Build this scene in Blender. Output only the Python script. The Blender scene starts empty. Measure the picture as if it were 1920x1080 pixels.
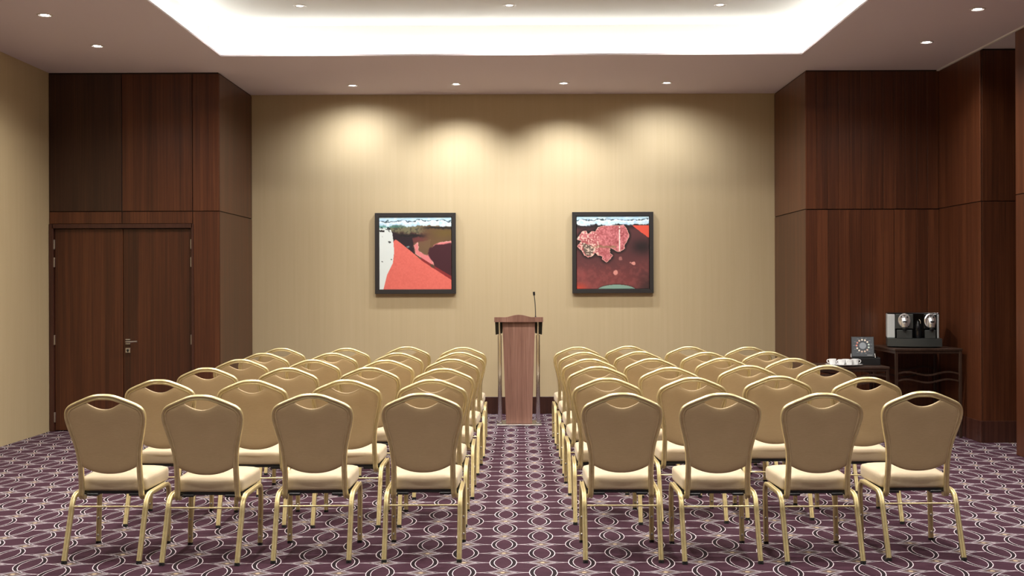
import bpy, bmesh, math, random
import numpy as np
from mathutils import Vector, Matrix

random.seed(7)
scene = bpy.context.scene
col = scene.collection
R = math.radians

# ------------------------------------------------------------------ camera
CAM_H = 1.53
F = 2184.0                                   # focal length in pixels of a 1920 wide frame
cd = bpy.data.cameras.new('camera')
cam = bpy.data.objects.new('camera', cd)
col.objects.link(cam)
cam.location = (0, 0, CAM_H)
cam.rotation_euler = (R(90), R(0.2), 0)
cd.sensor_width = 36.0
cd.lens = F / 1920 * 36
cd.shift_x = -15 / 1920
cd.shift_y = -10 / 1920
cd.clip_start = 0.05
scene.camera = cam

# ------------------------------------------------------------------ world, exposure
w = bpy.data.worlds.new('world')
scene.world = w
w.use_nodes = True
w.node_tree.nodes['Background'].inputs[0].default_value = (0.5, 0.45, 0.4, 1)
w.node_tree.nodes['Background'].inputs[1].default_value = 0.0
vs = scene.view_settings
vs.view_transform = 'Standard'
vs.look = 'None'
vs.gamma = 1
vs.use_curve_mapping = False
vs.exposure = 0.65

LED_STRENGTH = 17.0
SPOT_W = 125.0
WASH_W = 64.0
ART_W = 100.0
LENS_EMIT = 14.0

# room dimensions
BACK = 13.60
CEIL = 3.73
UPPER = 4.06
XL = -4.90
XR = 4.36
NEAR = -2.2
BLK_Y = 12.12            # front of the projecting wooden blocks
LBX = -3.125             # left block, inner side
RBX = 2.975              # right block, inner side


# ------------------------------------------------------------------ node helpers
class N:
    """tiny expression builder for shader maths"""
    def __init__(self, tree, sock):
        self.t, self.s = tree, sock

    def op(self, o, b=None, c=None, clamp=False):
        n = self.t.nodes.new('ShaderNodeMath')
        n.operation = o
        n.use_clamp = clamp
        for i, v in enumerate((self, b, c)):
            if v is None:
                continue
            if isinstance(v, N):
                self.t.links.new(v.s, n.inputs[i])
            else:
                n.inputs[i].default_value = v
        return N(self.t, n.outputs[0])

    def __add__(s, b): return s.op('ADD', b)
    def __sub__(s, b): return s.op('SUBTRACT', b)
    def __mul__(s, b): return s.op('MULTIPLY', b)
    def __truediv__(s, b): return s.op('DIVIDE', b)
    def rsub(s, a): return (s * -1.0) + a
    def lt(s, b): return s.op('LESS_THAN', b)
    def gt(s, b): return s.op('GREATER_THAN', b)
    def abs(s): return s.op('ABSOLUTE')
    def max(s, b): return s.op('MAXIMUM', b)
    def min(s, b): return s.op('MINIMUM', b)
    def sat(s): return s.op('ADD', 0.0, clamp=True)


def new_mat(name):
    m = bpy.data.materials.new(name)
    m.use_nodes = True
    t = m.node_tree
    b = t.nodes['Principled BSDF']
    return m, t, b


def simple(name, rgb, rough=0.5, metal=0.0, spec=0.5, coat=0.0, sheen=0.0, emit=None, es=0.0):
    m, t, b = new_mat(name)
    b.inputs['Base Color'].default_value = (*rgb, 1)
    b.inputs['Roughness'].default_value = rough
    b.inputs['Metallic'].default_value = metal
    b.inputs['Specular IOR Level'].default_value = spec
    b.inputs['Coat Weight'].default_value = coat
    b.inputs['Sheen Weight'].default_value = sheen
    if emit:
        b.inputs['Emission Color'].default_value = (*emit, 1)
        b.inputs['Emission Strength'].default_value = es
    return m


def ramp(t, fac, stops):
    r = t.nodes.new('ShaderNodeValToRGB')
    el = r.color_ramp.elements
    while len(el) < len(stops):
        el.new(0.5)
    for e, (p, c) in zip(el, stops):
        e.position = p
        e.color = (*c, 1)
    t.links.new(fac, r.inputs[0])
    return r.outputs[0]


def mapped_noise(t, scale, detail=4, rough=0.6, kind='Object', nscale=1.0, off=None):
    tc = t.nodes.new('ShaderNodeTexCoord')
    mp = t.nodes.new('ShaderNodeMapping')
    mp.inputs['Scale'].default_value = scale
    t.links.new(tc.outputs[kind], mp.inputs[0])
    vec = mp.outputs[0]
    if off is not None:
        a = t.nodes.new('ShaderNodeVectorMath')
        a.operation = 'ADD'
        t.links.new(vec, a.inputs[0])
        t.links.new(off, a.inputs[1])
        vec = a.outputs[0]
    n = t.nodes.new('ShaderNodeTexNoise')
    n.inputs['Scale'].default_value = nscale
    n.inputs['Detail'].default_value = detail
    n.inputs['Roughness'].default_value = rough
    t.links.new(vec, n.inputs['Vector'])
    return n.outputs['Fac']


def mix_rgb(t, fac, a, b, mode='MIX'):
    n = t.nodes.new('ShaderNodeMix')
    n.data_type = 'RGBA'
    n.blend_type = mode
    for v, k in ((fac, 'Factor'),):
        if isinstance(v, (int, float)):
            n.inputs[0].default_value = v
        else:
            t.links.new(v, n.inputs[0])
    for v, i in ((a, 6), (b, 7)):
        if isinstance(v, tuple):
            n.inputs[i].default_value = (*v, 1)
        else:
            t.links.new(v, n.inputs[i])
    return n.outputs[2]


def bump(t, b, h, strength=0.1, dist=0.002):
    n = t.nodes.new('ShaderNodeBump')
    n.inputs['Strength'].default_value = strength
    n.inputs['Distance'].default_value = dist
    t.links.new(h, n.inputs['Height'])
    t.links.new(n.outputs[0], b.inputs['Normal'])


def wood(name, dark, mid, light, rough=0.36, vary=0.35, fine=(70, 70, 0.9), spec=0.5):
    m, t, b = new_mat(name)
    oi = t.nodes.new('ShaderNodeObjectInfo')
    sc = t.nodes.new('ShaderNodeVectorMath')
    sc.operation = 'SCALE'
    t.links.new(oi.outputs['Random'], sc.inputs[0])
    sc.inputs['Scale'].default_value = 37.0
    f1 = mapped_noise(t, fine, 3, 0.55, off=sc.outputs[0])
    f2 = mapped_noise(t, (9, 9, 0.35), 3, 0.5, off=sc.outputs[0])
    f3 = mapped_noise(t, (240, 240, 6), 2, 0.5)
    v = N(t, f1) * 0.5 + N(t, f2) * 0.45 + N(t, f3) * 0.16
    v = v + (N(t, oi.outputs['Random']) - 0.5) * vary * 0.4
    c = ramp(t, v.s, [(0.36, dark), (0.55, mid), (0.74, light)])
    t.links.new(c, b.inputs['Base Color'])
    b.inputs['Roughness'].default_value = rough
    b.inputs['Specular IOR Level'].default_value = spec
    bump(t, b, f3, 0.06, 0.001)
    return m


# ------------------------------------------------------------------ materials
M = {}
M['wood'] = wood('dark_veneer', (0.038, 0.0115, 0.0045), (0.077, 0.0225, 0.0085), (0.130, 0.042, 0.016))
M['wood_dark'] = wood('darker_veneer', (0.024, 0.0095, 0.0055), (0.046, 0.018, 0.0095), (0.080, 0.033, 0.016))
M['wood_door'] = wood('door_veneer', (0.035, 0.0105, 0.0042), (0.072, 0.0205, 0.0075), (0.122, 0.038, 0.0135))
M['groove'] = simple('joint_shadow_gap', (0.02, 0.010, 0.006), 0.7)
M['base'] = wood('baseboard_veneer', (0.028, 0.009, 0.006), (0.050, 0.016, 0.010), (0.080, 0.028, 0.017))
M['lectern_wood'] = wood('lectern_laminate', (0.145, 0.068, 0.047), (0.245, 0.125, 0.092), (0.34, 0.19, 0.145), 0.42,
                         fine=(90, 90, 2.2))
M['table_wood'] = wood('console_dark_wood', (0.022, 0.011, 0.007), (0.040, 0.021, 0.014), (0.062, 0.036, 0.026), 0.3)
M['ceiling'] = simple('ceiling_paint', (0.69, 0.615, 0.665), 0.9, spec=0.1)
M['cove'] = simple('cove_white_paint', (0.72, 0.72, 0.69), 0.9, spec=0.1)
M['trim'] = simple('white_bead', (0.75, 0.72, 0.70), 0.5)
M['chrome'] = simple('chrome', (0.80, 0.80, 0.82), 0.09, 1.0)
M['steel'] = simple('brushed_steel', (0.62, 0.60, 0.57), 0.3, 1.0)
M['silver'] = simple('silver_plastic', (0.62, 0.66, 0.67), 0.35, 0.3)
M['black'] = simple('black_plastic', (0.012, 0.012, 0.013), 0.35)
M['black_gloss'] = simple('gloss_black', (0.008, 0.008, 0.009), 0.12)
M['charcoal'] = simple('charcoal_plastic', (0.035, 0.038, 0.036), 0.45)
M['rubber'] = simple('black_rubber', (0.015, 0.015, 0.015), 0.8)
M['frame_black'] = simple('dark_picture_frame', (0.022, 0.019, 0.018), 0.45)
M['china'] = simple('white_china', (0.85, 0.86, 0.86), 0.15, coat=0.4)
M['print_white'] = simple('white_print', (0.75, 0.75, 0.74), 0.5)
M['led'] = simple('led_emitter', (1, 1, 1), 0.5, emit=(0.98, 1.0, 0.93), es=LED_STRENGTH)
M['lens'] = simple('lamp_lens', (1, 1, 1), 0.4, emit=(1.0, 0.97, 0.93), es=LENS_EMIT)
M['lens_dim'] = simple('lamp_lens_soft', (1, 1, 1), 0.4, emit=(1.0, 0.97, 0.93), es=1.6)
M['can'] = simple('lamp_can', (0.55, 0.55, 0.55), 0.35, 0.6)
M['ring'] = simple('lamp_trim_ring', (0.66, 0.63, 0.60), 0.45)


def mat_wallpaper():
    m, t, b = new_mat('tan_wallpaper')
    f = mapped_noise(t, (26, 26, 0.7), 4, 0.6)
    g = mapped_noise(t, (120, 120, 160), 2, 0.5)
    h = mapped_noise(t, (1.3, 1.3, 0.2), 2, 0.5)
    v = N(t, f) * 0.6 + N(t, g) * 0.2 + N(t, h) * 0.2
    c = ramp(t, v.s, [(0.30, (0.470, 0.372, 0.218)), (0.70, (0.515, 0.412, 0.250))])
    t.links.new(c, b.inputs['Base Color'])
    b.inputs['Roughness'].default_value = 0.62
    b.inputs['Specular IOR Level'].default_value = 0.3
    bump(t, b, g, 0.08, 0.001)
    return m


M['wallpaper'] = mat_wallpaper()


def mat_gold():
    m, t, b = new_mat('champagne_gold_metal')
    f = mapped_noise(t, (30, 30, 30), 3, 0.5)
    c = ramp(t, f, [(0.3, (0.68, 0.575, 0.31)), (0.7, (0.78, 0.67, 0.375))])
    t.links.new(c, b.inputs['Base Color'])
    b.inputs['Metallic'].default_value = 0.75
    b.inputs['Roughness'].default_value = 0.36
    b.inputs['Specular IOR Level'].default_value = 0.6
    return m


M['gold'] = mat_gold()


def mat_fabric(name, a, c, sheen=0.15):
    m, t, b = new_mat(name)
    f = mapped_noise(t, (40, 40, 220), 3, 0.6)
    g = mapped_noise(t, (5, 5, 7), 2, 0.5)
    v = N(t, f) * 0.5 + N(t, g) * 0.5
    cc = ramp(t, v.s, [(0.3, a), (0.7, c)])
    t.links.new(cc, b.inputs['Base Color'])
    b.inputs['Roughness'].default_value = 0.55
    b.inputs['Specular IOR Level'].default_value = 0.35
    b.inputs['Sheen Weight'].default_value = sheen
    b.inputs['Sheen Roughness'].default_value = 0.4
    bump(t, b, f, 0.08, 0.001)
    return m


M['back_fabric'] = mat_fabric('tan_satin', (0.490, 0.358, 0.192), (0.570, 0.425, 0.235))
M['seat_fabric'] = mat_fabric('cream_satin', (0.54, 0.435, 0.29), (0.61, 0.50, 0.345))


def mat_carpet():
    m, t, b = new_mat('patterned_carpet')
    tc = t.nodes.new('ShaderNodeTexCoord')
    sp = t.nodes.new('ShaderNodeSeparateXYZ')
    t.links.new(tc.outputs['Object'], sp.inputs[0])
    wob = mapped_noise(t, (45, 45, 1), 2, 0.5)
    wb = (N(t, wob) - 0.5) * 0.030
    u = (N(t, sp.outputs[0]) - 0.118) / 0.2155 + wb + 40.0
    v = (N(t, sp.outputs[1]) - 6.148) / 0.2202 + wb + 41.0
    pu = u.op('MODULO', 2.0)                     # 0..2, flower site at 0
    pv = v.op('MODULO', 2.0)
    su = pu.gt(1.0) * -2.0 + 1.0
    sv = pv.gt(1.0) * -2.0 + 1.0
    fu = pu.op('PINGPONG', 1.0)
    fv = pv.op('PINGPONG', 1.0)
    s = su * sv
    flip = (fu + fv).gt(1.0)
    x = fu + flip * (fu * -2.0 + 1.0)
    y = fv + flip * (fv * -2.0 + 1.0)

    def ell(cx, cy, ax, ay):
        ex = (x - cx) / ax
        ey = (y - cy) / ay
        return (ex * ex + ey * ey).op('SQRT')

    LW = 0.0105

    def ribbon(cx, cy, valid):
        ei = ell(cx, cy, 0.885, 1.0)
        eo = ell(cx, cy, 1.0, 1.06)
        li = (ei - 1.0).abs().lt(LW)
        lo = (eo - 1.0).abs().lt(LW)
        fill = ei.gt(1.0) * eo.lt(1.0)
        line = li.max(lo)
        if valid is not None:
            line, fill = line * valid, fill * valid
        return line, fill

    la, fa = ribbon(0.66, 1.0, x.lt(0.66))
    lb, fb = ribbon(-0.66, 1.0, None)
    lc, fc = ribbon(1.66, 0.0, None)
    btop = s.gt(0.0)
    atop = btop.rsub(1.0)
    la2 = la * (fb * btop).rsub(1.0)
    lb2 = lb * (fa * atop).rsub(1.0)
    line = la2.max(lb2).max(lc)
    fill = fa.max(fb).max(fc)
    # diamond flower between the eyes
    dd = x.abs() * 1.0 + y * 1.3
    eo = ell(0.66, 1.0, 1.0, 1.06)
    dia = eo.gt(1.0) * x.lt(0.34) * y.lt(0.30)
    dot = ((x * x) * 1.0 + (y * y) * 1.0).op('SQRT').lt(0.055)
    ringd = dd.lt(0.16)
    pile = mapped_noise(t, (420, 420, 1), 2, 0.6)
    mott = mapped_noise(t, (6, 50, 1), 3, 0.6)
    fib = N(t, pile) * 0.6 + N(t, mott) * 0.5
    base = ramp(t, fib.s, [(0.32, (0.022, 0.0064, 0.0125)), (0.75, (0.066, 0.023, 0.041))])
    dark = ramp(t, fib.s, [(0.3, (0.008, 0.004, 0.006)), (0.8, (0.018, 0.010, 0.014))])
    wht = ramp(t, fib.s, [(0.3, (0.52, 0.44, 0.49)), (0.7, (0.84, 0.75, 0.80))])
    grey = ramp(t, fib.s, [(0.3, (0.05, 0.035, 0.035)), (0.7, (0.12, 0.088, 0.08))])
    cream = (0.55, 0.44, 0.30)
    c = mix_rgb(t, fill.s, base, dark)
    c = mix_rgb(t, (dia * 0.75).s, c, grey)
    c = mix_rgb(t, (ringd * 0.55).s, c, (0.22, 0.15, 0.11))
    c = mix_rgb(t, dot.s, c, cream)
    c = mix_rgb(t, (line * 0.95).s, c, wht)
    t.links.new(c, b.inputs['Base Color'])
    b.inputs['Roughness'].default_value = 0.92
    b.inputs['Specular IOR Level'].default_value = 0.15
    b.inputs['Sheen Weight'].default_value = 0.06
    b.inputs['Sheen Roughness'].default_value = 0.5
    b.inputs['Sheen Tint'].default_value = (0.8, 0.65, 0.75, 1)
    bump(t, b, pile, 0.25, 0.004)
    return m


M['carpet'] = mat_carpet()


def mat_vcol(name, rough=0.4):
    m, t, b = new_mat(name)
    a = t.nodes.new('ShaderNodeVertexColor')
    a.layer_name = 'paint'
    t.links.new(a.outputs[0], b.inputs['Base Color'])
    b.inputs['Roughness'].default_value = rough
    return m


M['paint'] = mat_vcol('printed_canvas', 0.45)
M['dots'] = mat_vcol('printed_dots', 0.4)


# ------------------------------------------------------------------ mesh helpers
def add_box(bm, lo, hi, bev=0.0, seg=2):
    x0, y0, z0 = lo
    x1, y1, z1 = hi
    vsn = [bm.verts.new(p) for p in ((x0, y0, z0), (x1, y0, z0), (x1, y1, z0), (x0, y1, z0),
                                     (x0, y0, z1), (x1, y0, z1), (x1, y1, z1), (x0, y1, z1))]
    fs = [bm.faces.new([vsn[i] for i in q]) for q in
          ((0, 3, 2, 1), (4, 5, 6, 7), (0, 1, 5, 4), (1, 2, 6, 5), (2, 3, 7, 6), (3, 0, 4, 7))]
    if bev > 0:
        es = set()
        for f in fs:
            es.update(f.edges)
        bmesh.ops.bevel(bm, geom=list(es), offset=bev, segments=seg, affect='EDGES', profile=0.5)
    return bm


def box(lo, hi, bev=0.0, seg=2):
    return add_box(bmesh.new(), lo, hi, bev, seg)


def catmull(pts, n=8):
    pts = [Vector(p) for p in pts]
    out = []
    P = [pts[0] * 2 - pts[1]] + pts + [pts[-1] * 2 - pts[-2]]
    for i in range(1, len(P) - 2):
        a, b_, c, d = P[i - 1], P[i], P[i + 1], P[i + 2]
        for k in range(n):
            q = k / n
            out.append(0.5 * ((2 * b_) + (c - a) * q + (2 * a - 5 * b_ + 4 * c - d) * q * q
                              + (3 * b_ - a - 3 * c + d) * q ** 3))
    out.append(pts[-1])
    return out


def add_sweep(bm, path, prof, n0):
    """sweep a closed 2D profile (p along side, q along normal) with parallel transport"""
    path = [Vector(p) for p in path]
    nrm = Vector(n0).normalized()
    rings = []
    for i, p in enumerate(path):
        if i == 0:
            T = path[1] - path[0]
        elif i == len(path) - 1:
            T = path[-1] - path[-2]
        else:
            T = (path[i + 1] - p).normalized() + (p - path[i - 1]).normalized()
        T.normalize()
        nrm = (nrm - T * nrm.dot(T)).normalized()
        S = T.cross(nrm)
        rings.append([bm.verts.new(p + S * a + nrm * q) for a, q in prof])
    m = len(prof)
    for r0, r1 in zip(rings, rings[1:]):
        for k in range(m):
            bm.faces.new((r0[k], r0[(k + 1) % m], r1[(k + 1) % m], r1[k]))
    bm.faces.new(rings[0][::-1])
    bm.faces.new(rings[-1])
    return bm


def circ(r, n=10, sy=1.0):
    return [(r * math.cos(2 * math.pi * k / n), r * sy * math.sin(2 * math.pi * k / n)) for k in range(n)]


def add_lathe(bm, prof, n=24, c=(0, 0, 0), axis='Z', close=True):
    """prof: list of (radius, height)"""
    rings = []
    for r, h in prof:
        ring = []
        for k in range(n):
            a = 2 * math.pi * k / n
            p = (r * math.cos(a), r * math.sin(a), h)
            if axis == 'Y':
                p = (p[0], p[2], p[1])
            ring.append(bm.verts.new((c[0] + p[0], c[1] + p[1], c[2] + p[2])))
        rings.append(ring)
    for a, b_ in zip(rings, rings[1:]):
        for k in range(n):
            bm.faces.new((a[k], a[(k + 1) % n], b_[(k + 1) % n], b_[k]))
    if close:
        bm.faces.new(rings[0][::-1])
        bm.faces.new(rings[-1])
    return bm


def add_prism(bm, poly, y0, y1):
    """extrude an (x, z) polygon from y0 to y1"""
    a = [bm.verts.new((x, y0, z)) for x, z in poly]
    b_ = [bm.verts.new((x, y1, z)) for x, z in poly]
    n = len(poly)
    bm.faces.new(a)
    bm.faces.new(b_[::-1])
    for k in range(n):
        bm.faces.new((a[k], b_[k], b_[(k + 1) % n], a[(k + 1) % n]))
    return bm


def rounded_box(half, r, puff=None, n=8):
    bm = bmesh.new()
    bmesh.ops.create_cube(bm, size=2.0)
    bmesh.ops.subdivide_edges(bm, edges=bm.edges[:], cuts=n, use_grid_fill=True)
    h = Vector(half)
    for v in bm.verts:
        p = Vector((math.sin(v.co[i] * math.pi / 2) for i in range(3)))
        u = p.copy()
        p = Vector((p[i] * h[i] for i in range(3)))
        q = Vector((max(-h[i] + r, min(h[i] - r, p[i])) for i in range(3)))
        d = p - q
        if d.length > 1e-9:
            p = q + d.normalized() * r
        if puff:
            p = puff(p, u)
        v.co = p
    return bm


def obj(name, bm, mat, parent=None, smooth=None):
    me = bpy.data.meshes.new(name)
    bmesh.ops.recalc_face_normals(bm, faces=bm.faces[:])
    bm.to_mesh(me)
    bm.free()
    if smooth is not None:
        me.polygons.foreach_set('use_smooth', [True] * len(me.polygons))
        me.set_sharp_from_angle(angle=R(smooth))
    me.materials.append(M[mat])
    o = bpy.data.objects.new(name, me)
    col.objects.link(o)
    if parent is not None:
        o.parent = parent
    return o


def tag(o, label, cat, group=None):
    o['label'] = label
    o['category'] = cat
    if group:
        o['group'] = group
    return o


def thing(name, label, cat, loc=(0, 0, 0), rz=0.0, group=None):
    o = bpy.data.objects.new(name, None)
    o.empty_display_size = 0.1
    col.objects.link(o)
    o.location = loc
    o.rotation_euler = (0, 0, rz)
    return tag(o, label, cat, group)


def struct(name, bm, mat, label=None, smooth=None):
    o = obj(name, bm, mat, None, smooth)
    o['kind'] = 'structure'
    if label:
        o['label'] = label
    return o


def copy_tree(o, parent=None):
    c = o.copy()
    col.objects.link(c)
    c.parent = parent
    for ch in o.children:
        copy_tree(ch, c)
    return c


def at(px, py, Y):
    """photo pixel + depth -> X, Z (used to measure the place)"""
    dx, dy = px - 975, py - 530
    a = R(0.2)
    rx = dx * math.cos(a) - dy * math.sin(a)
    ry = dy * math.cos(a) + dx * math.sin(a)
    return rx / F * Y, CAM_H - ry / F * Y


# ------------------------------------------------------------------ room shell
T = 0.12
struct('floor', box((XL - T, NEAR, -0.1), (5.6, BACK + T, 0)), 'carpet', 'purple carpet with interlaced white ring pattern')
struct('wall_back', box((LBX - 0.2, BACK, 0), (RBX + 0.2, BACK + T, CEIL)), 'wallpaper', 'tan papered wall behind the lectern')
struct('wall_left', box((XL - T, NEAR, 0), (XL, BACK + T, CEIL)), 'wallpaper', 'tan papered side wall beside the double door')
struct('wall_near', box((XL - T, NEAR - T, 0), (5.6, NEAR, UPPER)), 'wallpaper', 'tan papered wall facing the lectern')
o = struct('baseboard_back', box((LBX + 0.015, BACK - 0.022, 0), (RBX - 0.015, BACK, 0.20), 0.003, 1), 'base', 'dark wooden baseboard under tan wall')

# ceiling with the long cove opening
CX0, CX1, CY0, CY1 = -2.885, 2.735, 0.6, 11.27
SET = 0.17
bm = bmesh.new()
add_box(bm, (XL, NEAR, CEIL), (CX0, BACK, CEIL + 0.016))
add_box(bm, (CX1, NEAR, CEIL), (5.6, BACK, CEIL + 0.016))
add_box(bm, (CX0, CY1, CEIL), (CX1, BACK, CEIL + 0.016))
add_box(bm, (CX0, NEAR, CEIL), (CX1, CY0, CEIL + 0.016))
ceil = struct('ceiling', bm, 'ceiling', 'warm grey ceiling around the lit cove')
bm = bmesh.new()
add_box(bm, (CX0 - SET, CY0 - SET, UPPER), (CX1 + SET, CY1 + SET, UPPER + 0.05))
obj('raised_panel', bm, 'cove', ceil)
bm = bmesh.new()
add_box(bm, (CX0 - SET - 0.04, CY0 - SET, CEIL + 0.016), (CX0 - SET, CY1 + SET, UPPER))
add_box(bm, (CX1 + SET, CY0 - SET, CEIL + 0.016), (CX1 + SET + 0.04, CY1 + SET, UPPER))
add_box(bm, (CX0 - SET, CY1 + SET, CEIL + 0.016), (CX1 + SET, CY1 + SET + 0.04, UPPER))
add_box(bm, (CX0 - SET, CY0 - SET - 0.04, CEIL + 0.016), (CX1 + SET, CY0 - SET, UPPER))
obj('cove_riser', bm, 'cove', ceil)

# hidden light strips on the cove ledge
zs = CEIL + 0.017
for lo, hi, lab in (
        ((CX0 - 0.12, CY1 + 0.06, zs), (CX1 + 0.12, CY1 + 0.085, zs + 0.010), 'white light strip hidden in cove along the back edge'),
        ((CX0 - 0.085, CY0, zs), (CX0 - 0.06, CY1 + 0.04, zs + 0.010), 'white light strip hidden in cove along the left edge'),
        ((CX1 + 0.06, CY0, zs), (CX1 + 0.085, CY1 + 0.04, zs + 0.010), 'white light strip hidden in cove along the right edge')):
    tag(obj('cove_light_strip', box(lo, hi), 'led'), lab, 'light strip', 'hidden cove light strips')


# ------------------------------------------------------------------ wooden wall blocks
def facing(root, name, x0, x1, z0, z1, y, mat='wood', th=0.012, gap=0.004):
    """panel facing the camera"""
    return obj(name, box((x0 + gap, y - th, z0 + gap), (x1 - gap, y, z1 - gap), 0.0015, 1), mat, root)


def side_panel(root, name, y0, y1, z0, z1, x, sgn, mat='wood', th=0.012, gap=0.004):
    """panel on a face of constant x, proud towards sgn"""
    a, b_ = sorted((x, x + sgn * th))
    return obj(name, box((a, y0 + gap, z0 + gap), (b_, y1 - gap, z1 - gap), 0.0015, 1), mat, root)


JZ = 2.285          # horizontal joint height
TOPZ = CEIL - 0.012
DX0, DX1, DZ = -4.865, -3.405, 2.11   # door opening
yb = BLK_Y + 0.012
wl = bmesh.new()
add_box(wl, (XL, yb, JZ - 0.15 + 0.0), (LBX - 0.012, BACK + T, CEIL))
add_box(wl, (DX1, yb, 0), (LBX - 0.012, BACK + T, JZ - 0.15))
add_box(wl, (XL, yb, 0), (DX0, BACK + T, JZ - 0.15))
add_box(wl, (DX0, yb + 0.16, 0), (DX1, BACK + T, JZ - 0.15))
wl = struct('wall_left_block', wl, 'groove', 'dark wood clad projecting wall holding the double door')
mx = -4.14
sx = -3.405
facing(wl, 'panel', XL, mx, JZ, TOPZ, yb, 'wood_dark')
facing(wl, 'panel', mx, sx, JZ, TOPZ, yb)
facing(wl, 'panel', sx, LBX, JZ, TOPZ, yb)
facing(wl, 'panel', XL, mx, DZ + 0.045, JZ, yb)
facing(wl, 'panel', mx, sx, DZ + 0.045, JZ, yb)
facing(wl, 'panel', sx, LBX, 0, JZ, yb)
side_panel(wl, 'panel', yb, BACK, JZ, TOPZ, LBX - 0.012, 1)
side_panel(wl, 'panel', yb, BACK, 0, JZ, LBX - 0.012, 1)

# double door
door = bpy.data.objects.new('door_1', None)
col.objects.link(door)
door.location = ((DX0 + DX1) / 2, BLK_Y, 0)
door['kind'] = 'structure'
door['label'] = 'dark wooden double door with steel hinges and lever'
dl = -door.location.x


def dbox(x0, y0, z0, x1, y1, z1, bev=0.002):
    return box((x0 + dl, y0 - BLK_Y, z0), (x1 + dl, y1 - BLK_Y, z1), bev, 1)


bm = dbox(XL + 0.004, BLK_Y - 0.014, 0, DX0 + 0.012, BLK_Y + 0.15, DZ + 0.045)
add_box(bm, (DX1 - 0.012 + dl, -0.014, 0), (DX1 + 0.012 + dl, 0.15, DZ + 0.045), 0.002, 1)
add_box(bm, (DX0 + dl, -0.014, DZ), (DX1 + dl, 0.15, DZ + 0.045), 0.002, 1)
obj('door_frame', bm, 'base', door)
cxm = -4.135
leaves = []
for x0, x1 in ((DX0 + 0.016, cxm - 0.003), (cxm + 0.003, DX1 - 0.016)):
    leaves.append(obj('door_leaf', dbox(x0, BLK_Y + 0.02, 0.008, x1, BLK_Y + 0.065, DZ - 0.005), 'wood_door', door))
for leaf, hx in zip(leaves, (DX0 + 0.016, DX1 - 0.016)):
    for hz in (1.944, 1.758, 0.949, 0.143):
        bm = dbox(hx - 0.009, BLK_Y - 0.004, hz - 0.052, hx + 0.009, BLK_Y + 0.022, hz + 0.052, 0.004)
        obj('hinge', bm, 'steel', leaf)
bm = bmesh.new()
hx, hz = cxm + 0.045, 0.930
for k in (-0.022, 0, 0.022):
    add_box(bm, (hx - 0.02 + dl, 0.004, hz + k - 0.006), (hx + 0.03 + dl, 0.02, hz + k + 0.006), 0.002, 1)
obj('handle_plate', bm, 'steel', leaves[1])
bm = bmesh.new()
add_sweep(bm, catmull([(hx + dl, 0.02, hz), (hx + dl, -0.035, hz), (hx + 0.02 + dl, -0.048, hz), (hx + 0.12 + dl, -0.048, hz + 0.004)], 5), circ(0.0095, 10), (0, 0, 1))
obj('lever_handle', bm, 'steel', leaves[1], 40)
bm = dbox(hx - 0.02, BLK_Y + 0.004, 0.815, hx + 0.03, BLK_Y + 0.02, 0.865)
obj('lock_plate', bm, 'steel', leaves[1])
bm = bmesh.new()
add_lathe(bm, [(0.011, 0.0), (0.011, 0.014)], 14, (hx + 0.005 + dl, -0.008, 0.842), 'Y')
add_box(bm, (hx + 0.001 + dl, -0.008, 0.822), (hx + 0.009 + dl, 0.006, 0.842))
obj('key_cylinder', bm, 'charcoal', leaves[1], 40)

# right block with veneer leaves
bm = box((RBX + 0.012, yb, 0), (XR + T + 1.1, BACK + T, CEIL))
wr = struct('wall_right_block', bm, 'groove', 'dark veneered wall behind the coffee tables')
nst = 12
for k in range(nst):
    a = RBX + (XR - RBX) * k / nst
    b_ = RBX + (XR - RBX) * (k + 1) / nst
    facing(wr, 'veneer_strip', a, b_, JZ, TOPZ, yb, gap=0.0008)
    facing(wr, 'veneer_strip', a, b_, 0.0, JZ - 0.008, yb, gap=0.0008)
side_panel(wr, 'panel', yb, BACK, JZ, TOPZ, RBX + 0.012, -1)
side_panel(wr, 'panel', yb, BACK, 0, JZ, RBX + 0.012, -1)

# right wall: short face beside the coffee tables, recess, then the wall running towards the viewer
RY = 11.02
NY = 10.22
bm = box((XR + 0.012, RY + 0.012, 0), (5.5, yb, CEIL))
wr2 = struct('wall_right_corner', bm, 'groove', 'dark wood corner wall right of the coffee machine')
side_panel(wr2, 'panel', RY, BLK_Y, JZ, TOPZ, XR + 0.012, -1)
side_panel(wr2, 'panel', RY, BLK_Y, 0.2, JZ, XR + 0.012, -1)
facing(wr2, 'panel', XR + 0.012, 5.4, JZ, TOPZ, RY + 0.012)
facing(wr2, 'panel', XR + 0.012, 5.4, 0.2, JZ, RY + 0.012)
bm = bmesh.new()
add_box(bm, (XR - 0.008, RY - 0.008, 0), (XR + 0.012, BLK_Y - 0.004, 0.205), 0.002, 1)
add_box(bm, (XR + 0.012, RY - 0.008, 0), (5.4, RY + 0.012, 0.205), 0.002, 1)
struct('baseboard_right', bm, 'base', 'dark wooden baseboard around the right corner')
bm = box((5.4, NY, 0), (5.5, RY + 0.012, CEIL))
struct('wall_recess', bm, 'wood', 'dark wood end of the recess in the right wall')
bm = box((XR + 0.002, NEAR, 0), (5.5, NY, CEIL))
wr3 = struct('wall_right', bm, 'groove', 'dark wood clad side wall at the right edge')
for k in range(9):
    y1 = NY - k * 1.4
    y0 = max(NEAR, y1 - 1.4)
    side_panel(wr3, 'panel', y0, y1, JZ, TOPZ, XR + 0.002, -1)
    side_panel(wr3, 'panel', y0, y1, 0, JZ, XR + 0.002, -1)
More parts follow.
